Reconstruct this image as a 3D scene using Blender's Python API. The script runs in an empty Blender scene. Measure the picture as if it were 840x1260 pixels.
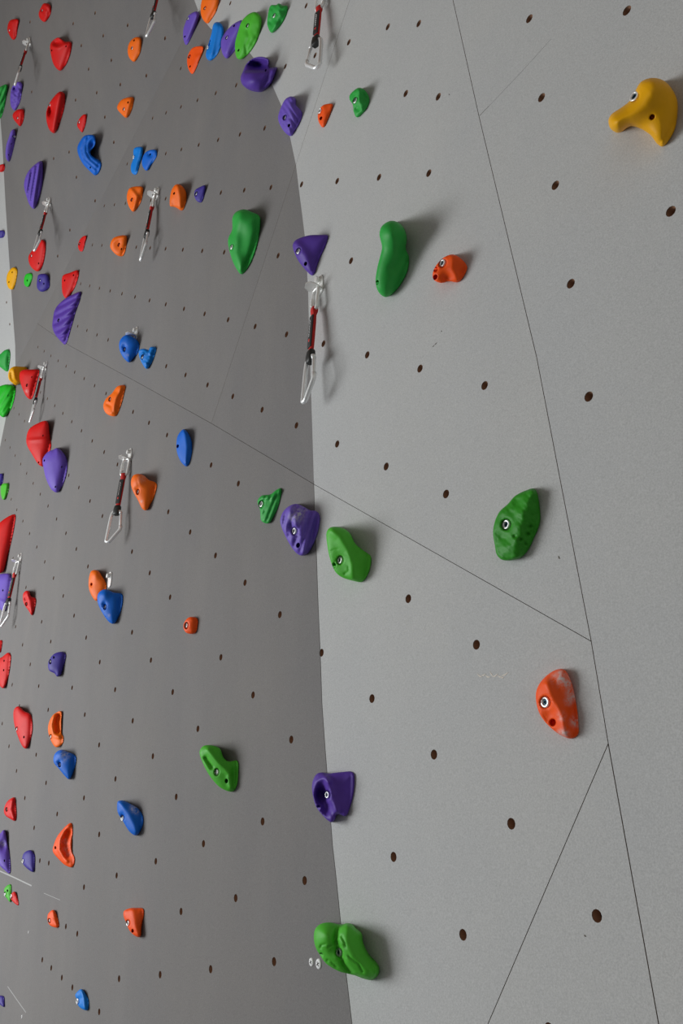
import bpy, bmesh, math, random
import numpy as np
from mathutils import Vector, Matrix
from mathutils.geometry import delaunay_2d_cdt

random.seed(4)
rng = np.random.RandomState(4)
scene = bpy.context.scene
COL = scene.collection

# ------------------------------------------------------------------ camera
W, HH, F = 840.0, 1260.0, 1030.0
CAM = np.array([0.0, 0.0, 1.6])
# measured in the camera's frame (x right, y down, z forward): plumb line from the hanging
# quickdraws, wall plane from the square 0.2 m grid of bolt holes
G_ = np.array([-0.0516, 0.8996, -0.4337]); G_ /= np.linalg.norm(G_)
N_ = np.array([0.8158, 0.1919, 0.5456]); N_ /= np.linalg.norm(N_)      # into the wall
DIST = 0.947                                                           # camera to wall, metres
zc = -G_
xc = np.cross(G_, N_); xc /= np.linalg.norm(xc)
if xc[0] < 0: xc = -xc
yc = np.cross(zc, xc)
R = np.array([xc, yc, zc])            # camera frame -> world
cam_d = bpy.data.cameras.new('camera'); cam = bpy.data.objects.new('camera', cam_d); COL.objects.link(cam)
cam_d.sensor_fit = 'VERTICAL'; cam_d.sensor_height = 24.0; cam_d.lens = 24.0 * F / HH
cam_d.clip_start = 0.02; cam_d.clip_end = 200
rx, ry, rz = R @ np.array([1, 0, 0]), R @ np.array([0, -1, 0]), R @ np.array([0, 0, -1])
M = Matrix.Identity(4)
for i in range(3):
    M[i][0], M[i][1], M[i][2], M[i][3] = rx[i], ry[i], rz[i], CAM[i]
cam.matrix_world = M
scene.camera = cam

# ------------------------------------------------------------------ light
scene.view_settings.view_transform = 'Standard'
scene.view_settings.look = 'None'
scene.view_settings.gamma = 1.0
scene.view_settings.exposure = 0.0
wd = bpy.data.worlds.new('hall_daylight'); scene.world = wd; wd.use_nodes = True
wd.node_tree.nodes['Background'].inputs[0].default_value = (1.0, 0.97, 0.92, 1)
wd.node_tree.nodes['Background'].inputs[1].default_value = 0.365

def area(name, loc, target, sx, sy, power, col):
    l = bpy.data.lights.new(name, 'AREA'); l.shape = 'RECTANGLE'; l.size = sx; l.size_y = sy
    l.energy = power; l.color = col
    o = bpy.data.objects.new(name, l); COL.objects.link(o)
    o.location = loc
    o.rotation_euler = (Vector(target) - Vector(loc)).to_track_quat('-Z', 'Y').to_euler()
    return o
area('window_daylight', (-5.0, -2.8, 1.95), (-2.4, 0.9, 2.0), 3.0, 2.4, 226, (0.955, 0.985, 1.0))

# ------------------------------------------------------------------ pixels to points
class Plane:
    def __init__(s, n, p):
        s.n = n / np.linalg.norm(n); s.d = float(s.n @ p); s.out = -s.n
        s.up = np.array([0, 0, 1.0]) - s.n * s.n[2]; s.up /= np.linalg.norm(s.up)
        s.side = np.cross(s.up, s.out); s.o = np.array(p, float)
    def at(s, px, h=0.0):
        px = np.atleast_2d(np.asarray(px, float)); r = ray(px)
        t = (s.d - np.broadcast_to(h, len(px)) - s.n @ CAM) / (r @ s.n)
        return CAM + r * t[:, None]
    def uv(s, P): q = np.atleast_2d(P) - s.o; return np.stack([q @ s.side, q @ s.up], 1)
    def xyz(s, uv, h=0.0):
        uv = np.atleast_2d(uv)
        return s.o + uv[:, :1] * s.side + uv[:, 1:2] * s.up + np.reshape(np.broadcast_to(h, len(uv)), (-1, 1)) * s.out
def ray(px):
    c = np.stack([(px[:, 0] - W / 2) / F, (px[:, 1] - HH / 2) / F, np.ones(len(px))], 1)
    c /= np.linalg.norm(c, axis=1)[:, None]
    return c @ R.T
def topx(P):
    c = (np.atleast_2d(P) - CAM) @ R
    return np.stack([W / 2 + F * c[:, 0] / c[:, 2], HH / 2 + F * c[:, 1] / c[:, 2]], 1)

Nw = R @ N_
MAIN = Plane(Nw, CAM + Nw * DIST)
hp = MAIN.at([(250, 0), (40, 410)])                    # fold between the main face and the upper facet
ax = (hp[1] - hp[0]) / np.linalg.norm(hp[1] - hp[0])
TH = -math.radians(14.5)
FACET = Plane(Nw * math.cos(TH) + np.cross(ax, Nw) * math.sin(TH), hp[0])
def plane_of(p): return FACET if p[0] < 250 - 0.5122 * p[1] else MAIN

# ------------------------------------------------------------------ materials
def lin(c):
    return tuple(((v / 255) / 12.92 if v / 255 <= 0.04045 else ((v / 255 + 0.055) / 1.055) ** 2.4) for v in c) + (1,)
def new_mat(name):
    m = bpy.data.materials.new(name); m.use_nodes = True
    nt = m.node_tree; return m, nt, nt.nodes, nt.links, nt.nodes['Principled BSDF']
def mixcol(n, l, a, b, fac, mode='MIX'):
    x = n.new('ShaderNodeMix'); x.data_type = 'RGBA'; x.blend_type = mode
    for s, v in ((x.inputs[6], a), (x.inputs[7], b), (x.inputs[0], fac)):
        if hasattr(v, 'is_linked'): l.new(v, s)
        else: s.default_value = v
    return x.outputs[2]
def noise(n, l, co, scale, detail=3, rough=0.55):
    t = n.new('ShaderNodeTexNoise'); t.inputs['Scale'].default_value = scale
    t.inputs['Detail'].default_value = detail; t.inputs['Roughness'].default_value = rough
    l.new(co, t.inputs['Vector']); return t.outputs['Fac']
def ramp(n, l, x, a, b):
    r = n.new('ShaderNodeMapRange'); r.inputs[1].default_value = a; r.inputs[2].default_value = b
    l.new(x, r.inputs[0]); return r.outputs[0]
def wall_paint(name, base, tint, streak):
    m, nt, n, l, b = new_mat(name)
    co = n.new('ShaderNodeTexCoord').outputs['Object']
    grain = ramp(n, l, noise(n, l, co, 420, 2, 0.7), 0.3, 0.7)
    blot = ramp(n, l, noise(n, l, co, 2.2, 4, 0.6), 0.35, 0.7)
    mp = n.new('ShaderNodeMapping'); mp.inputs['Scale'].default_value = (3.1, 3.1, 0.7); l.new(co, mp.inputs['Vector'])
    st = ramp(n, l, noise(n, l, mp.outputs[0], 2.0, 4, 0.6), 0.45, 0.75)
    c = mixcol(n, l, base, tint, blot)
    c = mixcol(n, l, c, tuple(v * 1.16 for v in base[:3]) + (1,), mixcol(n, l, (0, 0, 0, 1), (streak,) * 3 + (1,), st))
    c = mixcol(n, l, c, mixcol(n, l, (0.87,) * 3 + (1,), (1.12,) * 3 + (1,), grain), 1.0, 'MULTIPLY')
    l.new(c, b.inputs['Base Color'])
    b.inputs['Roughness'].default_value = 0.86; b.inputs['Specular IOR Level'].default_value = 0.25
    bp = n.new('ShaderNodeBump'); bp.inputs['Strength'].default_value = 0.35; bp.inputs['Distance'].default_value = 0.0008
    l.new(noise(n, l, co, 520, 2, 0.6), bp.inputs['Height']); l.new(bp.outputs[0], b.inputs['Normal'])
    return m
def plain(name, col, rough=0.5, metal=0.0, spec=0.5):
    m, nt, n, l, b = new_mat(name)
    co = n.new('ShaderNodeTexCoord').outputs['Object']
    k = noise(n, l, co, 60, 2)
    l.new(mixcol(n, l, tuple(v * 0.88 for v in col[:3]) + (1,), tuple(min(1, v * 1.1) for v in col[:3]) + (1,), k), b.inputs['Base Color'])
    b.inputs['Roughness'].default_value = rough; b.inputs['Metallic'].default_value = metal
    b.inputs['Specular IOR Level'].default_value = spec
    return m
def hold_mat(name, rgb):
    m, nt, n, l, b = new_mat(name)
    base = lin(rgb)
    co = n.new('ShaderNodeTexCoord').outputs['Object']
    blot = ramp(n, l, noise(n, l, co, 16, 4, 0.6), 0.3, 0.75)
    c = mixcol(n, l, tuple(v * 0.88 for v in base[:3]) + (1,), tuple(min(1, v * 1.08) for v in base[:3]) + (1,), blot)
    at = n.new('ShaderNodeAttribute'); at.attribute_name = 'chalk'
    ch = n.new('ShaderNodeMath'); ch.operation = 'MULTIPLY'
    l.new(at.outputs['Fac'], ch.inputs[0]); l.new(ramp(n, l, noise(n, l, co, 110, 4, 0.7), 0.38, 0.66), ch.inputs[1])
    c = mixcol(n, l, c, (0.66, 0.63, 0.61, 1), ch.outputs[0])
    l.new(c, b.inputs['Base Color'])
    b.inputs['Roughness'].default_value = 0.5; b.inputs['Specular IOR Level'].default_value = 0.22
    bp = n.new('ShaderNodeBump'); bp.inputs['Strength'].default_value = 0.3; bp.inputs['Distance'].default_value = 0.0007
    l.new(noise(n, l, co, 600, 2, 0.6), bp.inputs['Height']); l.new(bp.outputs[0], b.inputs['Normal'])
    return m

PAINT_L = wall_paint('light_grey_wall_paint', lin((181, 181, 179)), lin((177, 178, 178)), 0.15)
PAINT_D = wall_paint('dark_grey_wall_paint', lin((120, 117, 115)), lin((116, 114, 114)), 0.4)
BACK = plain('dark_timber_backing', (0.05, 0.042, 0.036, 1), 0.9)
PLY = plain('plywood_hole_edge', (0.26, 0.13, 0.07, 1), 0.8)
DARK = plain('hole_bottom', (0.05, 0.028, 0.018, 1), 0.8)
EDGE = plain('plywood_edge', (0.20, 0.15, 0.11, 1), 0.8)
STEEL = plain('zinc_steel', (0.90, 0.90, 0.88, 1), 0.36, 0.45)
RINGM = plain('bright_bolt_head', (0.86, 0.86, 0.85, 1), 0.35, 0.45)
SOCK = plain('dark_socket', (0.035, 0.085, 0.12, 1), 0.35, 0.6)
ALU = plain('polished_aluminium', (0.93, 0.95, 0.96, 1), 0.34, 0.45)
RED_W = plain('red_webbing', lin((190, 26, 22)), 0.8)
BLACK_W = plain('black_sleeve', (0.022, 0.022, 0.022, 1), 0.7)
RUBBER = plain('black_rubber', (0.015, 0.016, 0.015, 1), 0.5)
WHITE = plain('white_print', (0.8, 0.8, 0.8, 1), 0.7)
REDP = plain('red_print', lin((205, 52, 48)), 0.7)
SCUFF = plain('pale_scuff', lin((216, 208, 196)), 0.9)
SCUFFD = plain('dark_scuff', lin((96, 90, 80)), 0.9)
CRACK = plain('crack_line', lin((170, 170, 168)), 0.9)
SCUFFE = plain('dark_paint_line', lin((70, 66, 62)), 0.9)
SEAL = plain('pale_sealant', lin((165, 165, 163)), 0.7)
CEILM = plain('warm_bounce_timber', lin((142, 106, 72)), 0.8)  # dark warm tone chosen to tint the light on the upper wall
FLOORM = plain('grey_floor_mat', lin((120, 122, 126)), 0.9)
HM = {
    'orange': hold_mat('orange_resin', (255, 88, 18)), 'tangerine': hold_mat('light_orange_resin', (255, 112, 18)),
    'red': hold_mat('red_resin', (214, 24, 22)), 'blue': hold_mat('blue_resin', (8, 102, 208)),
    'sky': hold_mat('light_blue_resin', (10, 124, 216)), 'green': hold_mat('green_resin', (46, 166, 68)),
    'leaf': hold_mat('leaf_green_resin', (78, 184, 50)), 'moss': hold_mat('moss_green_resin', (46, 140, 30)),
    'lime': hold_mat('bright_green_resin', (36, 190, 40)), 'purple': hold_mat('purple_resin', (108, 82, 186)),
    'violet': hold_mat('violet_resin', (88, 58, 158)), 'indigo': hold_mat('indigo_resin', (66, 54, 146)),
    'yellow': hold_mat('yellow_resin', (240, 174, 6)),
}

# ------------------------------------------------------------------ object helpers
def link(name, mesh, mat=None, parent=None, loc=None, rot=None):
    o = bpy.data.objects.new(name, mesh); COL.objects.link(o)
    if mat is not None and mesh is not None and not mesh.materials: mesh.materials.append(mat)
    if parent is not None: o.parent = parent
    if loc is not None: o.location = loc
    if rot is not None: o.rotation_euler = rot
    return o
def mesh_of(name, verts, faces, smooth=True, mats=None, mi=None):
    me = bpy.data.meshes.new(name); me.from_pydata([tuple(map(float, v)) for v in verts], [], [tuple(map(int, f)) for f in faces])
    for m in mats or []: me.materials.append(m)
    if mi is not None: me.polygons.foreach_set('material_index', mi)
    me.polygons.foreach_set('use_smooth', [smooth] * len(me.polygons))
    me.update(); return me
def tag(o, label, cat, group=None, kind=None):
    o['label'] = label
    if cat: o['category'] = cat
    if group: o['group'] = group
    if kind: o['kind'] = kind
    return o
def in_poly(P, poly):
    P = np.atleast_2d(P); x, y = P[:, 0], P[:, 1]; inside = np.zeros(len(P), bool)
    a = np.asarray(poly, float); b = np.roll(a, -1, 0)
    for (x0, y0), (x1, y1) in zip(a, b):
        c = (y0 > y) != (y1 > y)
        if abs(y1 - y0) > 1e-15: inside ^= c & (x < (x1 - x0) * (y - y0) / (y1 - y0) + x0)
    return inside
def seg_dist(P, pts, closed=False):
    """distance to a polyline and signed side of the nearest segment"""
    pts = np.asarray(pts, float); a = pts if closed else pts[:-1]; b = np.roll(pts, -1, 0) if closed else pts[1:]
    best = np.full(len(P), 1e18); side = np.zeros(len(P))
    for p, q in zip(a, b):
        e = q - p; L2 = max(e @ e, 1e-18); t = np.clip(((P - p) @ e) / L2, 0, 1)
        dv = P - (p + t[:, None] * e); dd = np.hypot(dv[:, 0], dv[:, 1])
        cr = e[0] * (P[:, 1] - p[1]) - e[1] * (P[:, 0] - p[0])
        m = dd < best; best[m] = dd[m]; side[m] = np.sign(cr[m])
    return best, side
def frame_matrix(pl, P, spin=0.0):
    """x = side, y = up in the wall, z = out of the wall"""
    s, u = pl.side * math.cos(spin) + pl.up * math.sin(spin), -pl.side * math.sin(spin) + pl.up * math.cos(spin)
    m = Matrix.Identity(4)
    for i in range(3): m[i][0], m[i][1], m[i][2], m[i][3] = s[i], u[i], pl.out[i], P[i]
    return m
def lathe(prof, seg=16, close_end=False):
    v, f = [], []
    for r, z in prof:
        for k in range(seg):
            a = 2 * math.pi * k / seg; v.append((r * math.cos(a), r * math.sin(a), z))
    for i in range(len(prof) - 1):
        for k in range(seg):
            k2 = (k + 1) % seg; f.append((i * seg + k, i * seg + k2, (i + 1) * seg + k2, (i + 1) * seg + k))
    if close_end: f.append(tuple((len(prof) - 1) * seg + k for k in range(seg)))
    return v, f
def tube(path, r, seg=8, closed=False, flat=None):
    P = [Vector(p) for p in path]; n = len(P); v, f = [], []
    rad = r if hasattr(r, '__len__') else [r] * n
    prev = None
    for i in range(n):
        if closed: t = (P[(i + 1) % n] - P[i - 1])
        else: t = P[min(i + 1, n - 1)] - P[max(i - 1, 0)]
        t.normalize()
        if prev is None: prev = t.orthogonal() if flat is None else Vector(flat)
        u = (prev - t * prev.dot(t)).normalized(); w = t.cross(u); prev = u
        for k in range(seg):
            a = 2 * math.pi * k / seg; v.append(P[i] + (u * math.cos(a) + w * math.sin(a)) * rad[i])
    m = n if closed else n - 1
    for i in range(m):
        j = (i + 1) % n
        for k in range(seg):
            k2 = (k + 1) % seg; f.append((i * seg + k, i * seg + k2, j * seg + k2, j * seg + k))
    if not closed: f += [tuple(range(seg - 1, -1, -1)), tuple((n - 1) * seg + k for k in range(seg))]
    return v, f
def rounded(pts, rad, n=5, closed=True):
    out = []; L = len(pts)
    for i in range(L):
        p = Vector(pts[i])
        if not closed and i in (0, L - 1): out.append(p); continue
        a, b = Vector(pts[i - 1]), Vector(pts[(i + 1) % L])
        da, db = (a - p), (b - p); ra = min(rad, da.length * 0.48, db.length * 0.48)
        s, e = p + da.normalized() * ra, p + db.normalized() * ra
        for k in range(n + 1):
            t = k / n; out.append(s * (1 - t) ** 2 + p * 2 * t * (1 - t) + e * t * t)
    return out
def bevel_box(sx, sy, sz, bv, seg=2):
    bm = bmesh.new(); bmesh.ops.create_cube(bm, size=1.0)
    bmesh.ops.scale(bm, vec=(sx, sy, sz), verts=bm.verts)
    bmesh.ops.bevel(bm, geom=list(bm.edges), offset=bv, segments=seg, affect='EDGES', profile=0.6)
    return bm
def bm_mesh(name, bm, smooth=True):
    me = bpy.data.meshes.new(name); bm.to_mesh(me); bm.free()
    me.polygons.foreach_set('use_smooth', [smooth] * len(me.polygons)); return me

# ------------------------------------------------------------------ bolt holes: the 0.2 m grid seen in the photograph
HG = np.array([[14.8800310, -11.2904533, 414.581109], [-21.8855612, 81.9113882, 214.298001], [-0.0806832742, -0.0661490366, 1.0]])
HF = None
def lens(q):
    c = np.array([W / 2, HH / 2]); r2 = (((q - c) / 757) ** 2).sum(1); return c + (q - c) * (1 - 0.06706 * r2)[:, None]
seen = """429,52 477,33 515,29 499,115 539,119 734,1127 651,23 666,120 683,228 702,349 724,488 771,13 825,260
90,29 100,56 109,85 119,114 129,144 140,175 117,16 127,44 137,74 148,104 93,123 157,31 180,93 85,187 94,218 86,283
97,350 71,315 117,247 60,1062 49,1059 95,1149 81,1140 122,1245 52,1181 63,1191 76,1203 89,1215 203,47 203,92 46,427 37,27 39,113 70,145 66,195 8,372 12,399"""
seen = np.array([tuple(map(float, s.split(','))) for s in seen.split()])
ij = np.array([(i, j, 1.0) for i in range(-34, 9) for j in range(-4, 24)])
q = ij @ HG.T; q = q[q[:, 2] > 0.15]; q = q[:, :2] / q[:, 2:]
q = lens(q[(((q - np.array([W / 2, HH / 2])) / 757) ** 2).sum(1) < 1.5])
s1x = np.interp(q[:, 1], [-120, 0, 143, 440, 789, 915, 1260, 1400], [530, 557, 589, 660, 727, 748, 810, 836])
keep = (q[:, 0] > 2) & (q[:, 0] < s1x - 8) & (q[:, 1] > -60) & (q[:, 1] < 1320) & (q[:, 0] > 250 - 0.5122 * q[:, 1] + 6)
keep &= ~((q[:, 1] < 130) & (q[:, 0] > 400)) & ~((q[:, 0] < 135) & (q[:, 1] > 1108)) & ~((q[:, 0] > 690) & (q[:, 1] > 1000))
keep &= ~((q[:, 0] < 70) & (q[:, 1] > 1030)) & ~((q[:, 0] < 70) & (q[:, 1] < 420))
HOLES = [tuple(p) for p in q[keep]] + [tuple(p) for p in seen]

# ------------------------------------------------------------------ structure: the climbing wall
wall = bpy.data.objects.new('wall_front', None); COL.objects.link(wall)
tag(wall, 'grey climbing wall of flat panels with rows of bolt holes', None, kind='structure')
FLOOR_Z = 0.0
def floor_uv(pl, uv):   # straight down the face to the floor
    z0 = pl.xyz(uv)[0][2]; return (uv[0], uv[1] - (z0 - 0.005) / pl.up[2])
S1 = [(530, -120), (557, 0), (589, 143), (660, 440), (727, 789), (748, 915), (810, 1260)]
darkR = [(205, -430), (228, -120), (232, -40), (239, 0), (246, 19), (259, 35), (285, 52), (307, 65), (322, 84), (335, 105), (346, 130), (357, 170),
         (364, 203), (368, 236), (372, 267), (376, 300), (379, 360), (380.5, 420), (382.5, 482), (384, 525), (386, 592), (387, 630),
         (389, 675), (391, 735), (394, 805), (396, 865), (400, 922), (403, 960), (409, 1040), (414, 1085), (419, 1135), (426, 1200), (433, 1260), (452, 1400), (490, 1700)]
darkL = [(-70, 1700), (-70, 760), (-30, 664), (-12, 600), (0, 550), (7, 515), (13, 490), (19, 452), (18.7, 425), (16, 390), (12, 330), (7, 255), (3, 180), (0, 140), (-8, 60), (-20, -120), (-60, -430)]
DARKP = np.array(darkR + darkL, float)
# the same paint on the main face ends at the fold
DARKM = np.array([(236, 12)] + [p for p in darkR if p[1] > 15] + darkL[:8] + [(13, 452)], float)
PANELS = [
    (FACET, [(-90, -417), (463.6, -417), (-90, 664)], 0.0006, []),
    (MAIN, [(463.6, -417), (505, -230), (430, 0), (363, 205), (260, 521), (170, 471), (85, 425), (46, 398)], 0.0005, []),
    (MAIN, [(505, -230)] + S1[1:5] + [(388, 597), (260, 521), (363, 205), (430, 0)], 0.0005, []),
    (MAIN, [(46, 398), (85, 425), (170, 471), (260, 521), (388, 597), (727, 789), (748, 915), (600, 1260), 'f', (-90, 1260), 'F', (-90, 664)], 0.0005, []),
    (MAIN, [(748, 915), (810, 1260), 'f', (600, 1260), 'F'], 0.0007, []),
    (MAIN, [(463.6, -417), (1200, -417), (1200, 1260), 'f', (810, 1260), 'F', (748, 915), (727, 789), (660, 440), (589, 143), (557, 0), (505, -230)], 0.0008, []),
]
def inset(poly, g):
    a = np.asarray(poly, float); n = len(a)
    area2 = sum(a[i][0] * a[(i + 1) % n][1] - a[(i + 1) % n][0] * a[i][1] for i in range(n)); sg = 1 if area2 > 0 else -1
    out = []
    for i in range(n):
        e0 = a[i] - a[i - 1]; e1 = a[(i + 1) % n] - a[i]; e0 /= np.linalg.norm(e0); e1 /= np.linalg.norm(e1)
        n0 = np.array([-e0[1], e0[0]]) * sg; n1 = np.array([-e1[1], e1[0]]) * sg
        m = n0 + n1; m /= max(1e-9, m @ m) / 2; ln = np.linalg.norm(m)
        if ln > 4: m *= 4 / ln
        out.append(a[i] + m * g)
    return np.array(out)
cupv, cupf = lathe([(0.0082, -0.0002), (0.0079, -0.004), (0.0072, -0.0045), (0.0070, -0.016)], 12, True)
CUP = mesh_of('bolt_hole', cupv, [tuple(reversed(f)) for f in cupf], True, [PLY, DARK], [0] * (len(cupf) - 1) + [1])
hole_used = [False] * len(HOLES)
THICK = 0.018
for pl, spec, gap, _ in PANELS:
    poly = []
    for k, s in enumerate(spec):
        if s == 'f': poly.append(floor_uv(pl, poly[-1]))
        elif s == 'F':                       # same, for a point whose floor foot comes before it
            top = poly.pop(); poly += [floor_uv(pl, top), top]
        else: poly.append(tuple(pl.uv(pl.at([s]))[0]))
    poly = inset(poly, gap)
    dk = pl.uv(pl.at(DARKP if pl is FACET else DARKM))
    V = [Vector(p) for p in poly]; E = [(i, (i + 1) % len(poly)) for i in range(len(poly))]
    o = len(V); V += [Vector(p) for p in dk]; E += [(o + i, o + (i + 1) % len(dk)) for i in range(len(dk))]
    mine = []
    for hi, hpx in enumerate(HOLES):
        if hole_used[hi] or plane_of(hpx) is not pl: continue
        c = pl.uv(pl.at([hpx]))[0]
        if not in_poly(c, poly)[0]: continue
        if seg_dist(c[None], poly, True)[0][0] < 0.013: continue
        if any(np.hypot(*(c - m)) < 0.05 for m in mine): continue
        hole_used[hi] = True; mine.append(c)
    for c in mine:
        o = len(V); V += [Vector((c[0] + 0.0081 * math.cos(2 * math.pi * k / 12), c[1] + 0.0081 * math.sin(2 * math.pi * k / 12))) for k in range(12)]
        E += [(o + k, o + (k + 1) % 12) for k in range(12)]
    rv, re, rf, _, _, _ = delaunay_2d_cdt(V, E, [], 0, 1e-7)
    P2 = np.array([tuple(v) for v in rv]); T = np.array([f for f in rf])
    cen = P2[T].mean(1); ok = in_poly(cen, poly)
    for c in mine: ok &= np.hypot(*(cen - c).T) > 0.0077
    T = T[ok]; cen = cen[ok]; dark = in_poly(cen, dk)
    used = np.unique(T); remap = -np.ones(len(P2), int); remap[used] = range(len(used)); T = remap[T]; P2 = P2[used]
    # orient outwards
    a, b, c = P2[T[:, 0]], P2[T[:, 1]], P2[T[:, 2]]
    cr = (b[:, 0] - a[:, 0]) * (c[:, 1] - a[:, 1]) - (b[:, 1] - a[:, 1]) * (c[:, 0] - a[:, 0])
    T[cr < 0] = T[cr < 0][:, ::-1]
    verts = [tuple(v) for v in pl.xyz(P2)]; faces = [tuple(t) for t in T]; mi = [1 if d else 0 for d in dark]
    # sides of the board, along every open edge of its outline
    cnt = {}
    for t in faces:
        for i in range(3): cnt.setdefault(frozenset((t[i], t[(i + 1) % 3])), []).append((t[i], t[(i + 1) % 3]))
    nb = len(verts); verts += [tuple(v) for v in pl.xyz(P2, -THICK)]
    for e in cnt.values():
        if len(e) == 1: i, j = e[0]; faces.append((j, i, nb + i, nb + j)); mi.append(2)
    org = pl.xyz([P2.mean(0)])[0]
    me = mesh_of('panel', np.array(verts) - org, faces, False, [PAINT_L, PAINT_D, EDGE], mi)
    pan = link('panel', me, None, wall, org)
    for c in mine:
        h = link('bolt_hole', CUP, None, pan)
        m = frame_matrix(pl, pl.xyz([c])[0]); m.translation -= Vector(org); h.matrix_local = m
# boarding behind the panels
for pl, pts in ((MAIN, [(470, -415), (1200, -415), (1200, 1260), (-90, 1260), (-90, 690)]), (FACET, [(-90, -415), (450, -415), (-90, 640)])):
    q2 = pl.uv(pl.at(pts))
    if pl is MAIN:
        q2 = list(map(tuple, q2)); q2 = q2[:3] + [floor_uv(pl, q2[2]), floor_uv(pl, q2[3])] + q2[3:]
    f_ = pl.xyz(q2, -0.021); b_ = pl.xyz(q2, -0.04); n = len(q2); v = list(f_) + list(b_)
    fs = [tuple(range(n)), tuple(range(2 * n - 1, n - 1, -1))] + [(i, n + i, n + (i + 1) % n, (i + 1) % n) for i in range(n)]
    link('backing_board', mesh_of('backing_board', v, fs, False), BACK, wall)
fl = link('floor', mesh_of('floor', [(-14, -9, -0.05), (4, -9, -0.05), (4, 3, -0.05), (-14, 3, -0.05), (-14, -9, 0), (4, -9, 0), (4, 3, 0), (-14, 3, 0)],
          [(4, 5, 6, 7), (3, 2, 1, 0), (0, 1, 5, 4), (1, 2, 6, 5), (2, 3, 7, 6), (3, 0, 4, 7)], False), FLOORM)
tag(fl, 'grey matted floor under the climbing wall', None, kind='structure')
ce = link('unseen_ceiling', mesh_of('unseen_ceiling', [(-14, -9, 7.4), (4, -9, 7.4), (4, 3, 7.4), (-14, 3, 7.4), (-14, -9, 7.6), (4, -9, 7.6), (4, 3, 7.6), (-14, 3, 7.6)],
          [(4, 5, 6, 7), (3, 2, 1, 0), (0, 1, 5, 4), (1, 2, 6, 5), (2, 3, 7, 6), (3, 0, 4, 7)], False), CEILM)  # out of view, added to block overhead ambient and warm the wall top
tag(ce, 'pale timber ceiling of the climbing hall', None, kind='structure')
# pale sealant in three short joints low on the dark face; scuffs on the paint
def strip(name, pts, w, mat, parent=wall):
    pl = MAIN; c = pl.uv(pl.at(pts)); v, f = [], []
    for i, p in enumerate(c):
        t = c[min(i + 1, len(c) - 1)] - c[max(i - 1, 0)]; t /= np.linalg.norm(t); nn = np.array([-t[1], t[0]])
        ww = w[i] if hasattr(w, '__len__') else w
        v += list(pl.xyz([p + nn * ww, p - nn * ww], 0.0002)) + list(pl.xyz([p - nn * ww * .6, p + nn * ww * .6], 0.0005))
    for i in range(len(c) - 1):
        for k in range(4): f.append((4 * i + k, 4 * i + (k + 1) % 4, 4 * i + 4 + (k + 1) % 4, 4 * i + 4 + k))
    f += [(3, 2, 1, 0), tuple(4 * (len(c) - 1) + k for k in range(4))]
    return link(name, mesh_of(name, v, f, False), mat, parent)
strip('hairline_crack', [(590, 142.5), (597, 135), (602, 130)], [0.0004, 0.0003, 0.0001], SCUFFD)
strip('hairline_crack', [(602, 130), (640, 90), (678, 48)], [0.0001, 0.00016, 0.0001], CRACK)
strip('paint_line', [p for p in darkR if 590 < p[1] < 1400], [0.0002] + [0.0006] * (len([p for p in darkR if 590 < p[1] < 1400]) - 1), SCUFFE)
strip('sealant_line', [(-2, 1071), (18, 1080), (39, 1090)], 0.0022, SEAL)
strip('sealant_line', [(54, 1099), (74, 1107.5)], 0.0008, SEAL)
strip('sealant_line', [(9.5, 1214), (20, 1229), (32, 1246)], 0.0014, SEAL)
for x, y, dx, dy in ((590, 831, 3, 2), (595, 830, 2.5, -1), (600, 832, 3, 1), (604.5, 829, 2, 3), (609, 831, 3.5, -2), (615, 832, 3, 1), (621, 829.5, 4, -2), (618, 833, 2, 0)):
    strip('scuff_mark', [(x - dx, y - dy), (x, y + 1), (x + dx, y + dy)], [0.0004, 0.0012, 0.0004], SCUFF)
for x, y, dx, dy in ((536, 423, 1.5, -1.5), (533, 426, 1, -1), (543, 407.5, .5, .5), (719.5, 1151.5, 1.2, 1), (687.5, 686, .8, 2), (552.5, 116.3, .4, .4)):
    strip('scuff_mark', [(x - dx, y - dy), (x, y), (x + dx, y + dy)], [0.0003, 0.0012, 0.0003], SCUFFD)

# ------------------------------------------------------------------ climbing holds
bv, bf = lathe([(0.0070, -0.010), (0.0078, 0.0), (0.0078, 0.0016), (0.0070, 0.0026), (0.0050, 0.0026), (0.0044, 0.0018), (0.0044, -0.004)], 18)
BOLT = mesh_of('bolt', bv, bf, True, [RINGM])
sv, sf = lathe([(0.0044, -0.0002), (0.0040, 0.0004), (0.0030, 0.0004), (0.0027, -0.0016), (0.0005, -0.0018)], 6, True)
SOCKET = mesh_of('socket', sv, sf, False, [SOCK])

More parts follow.
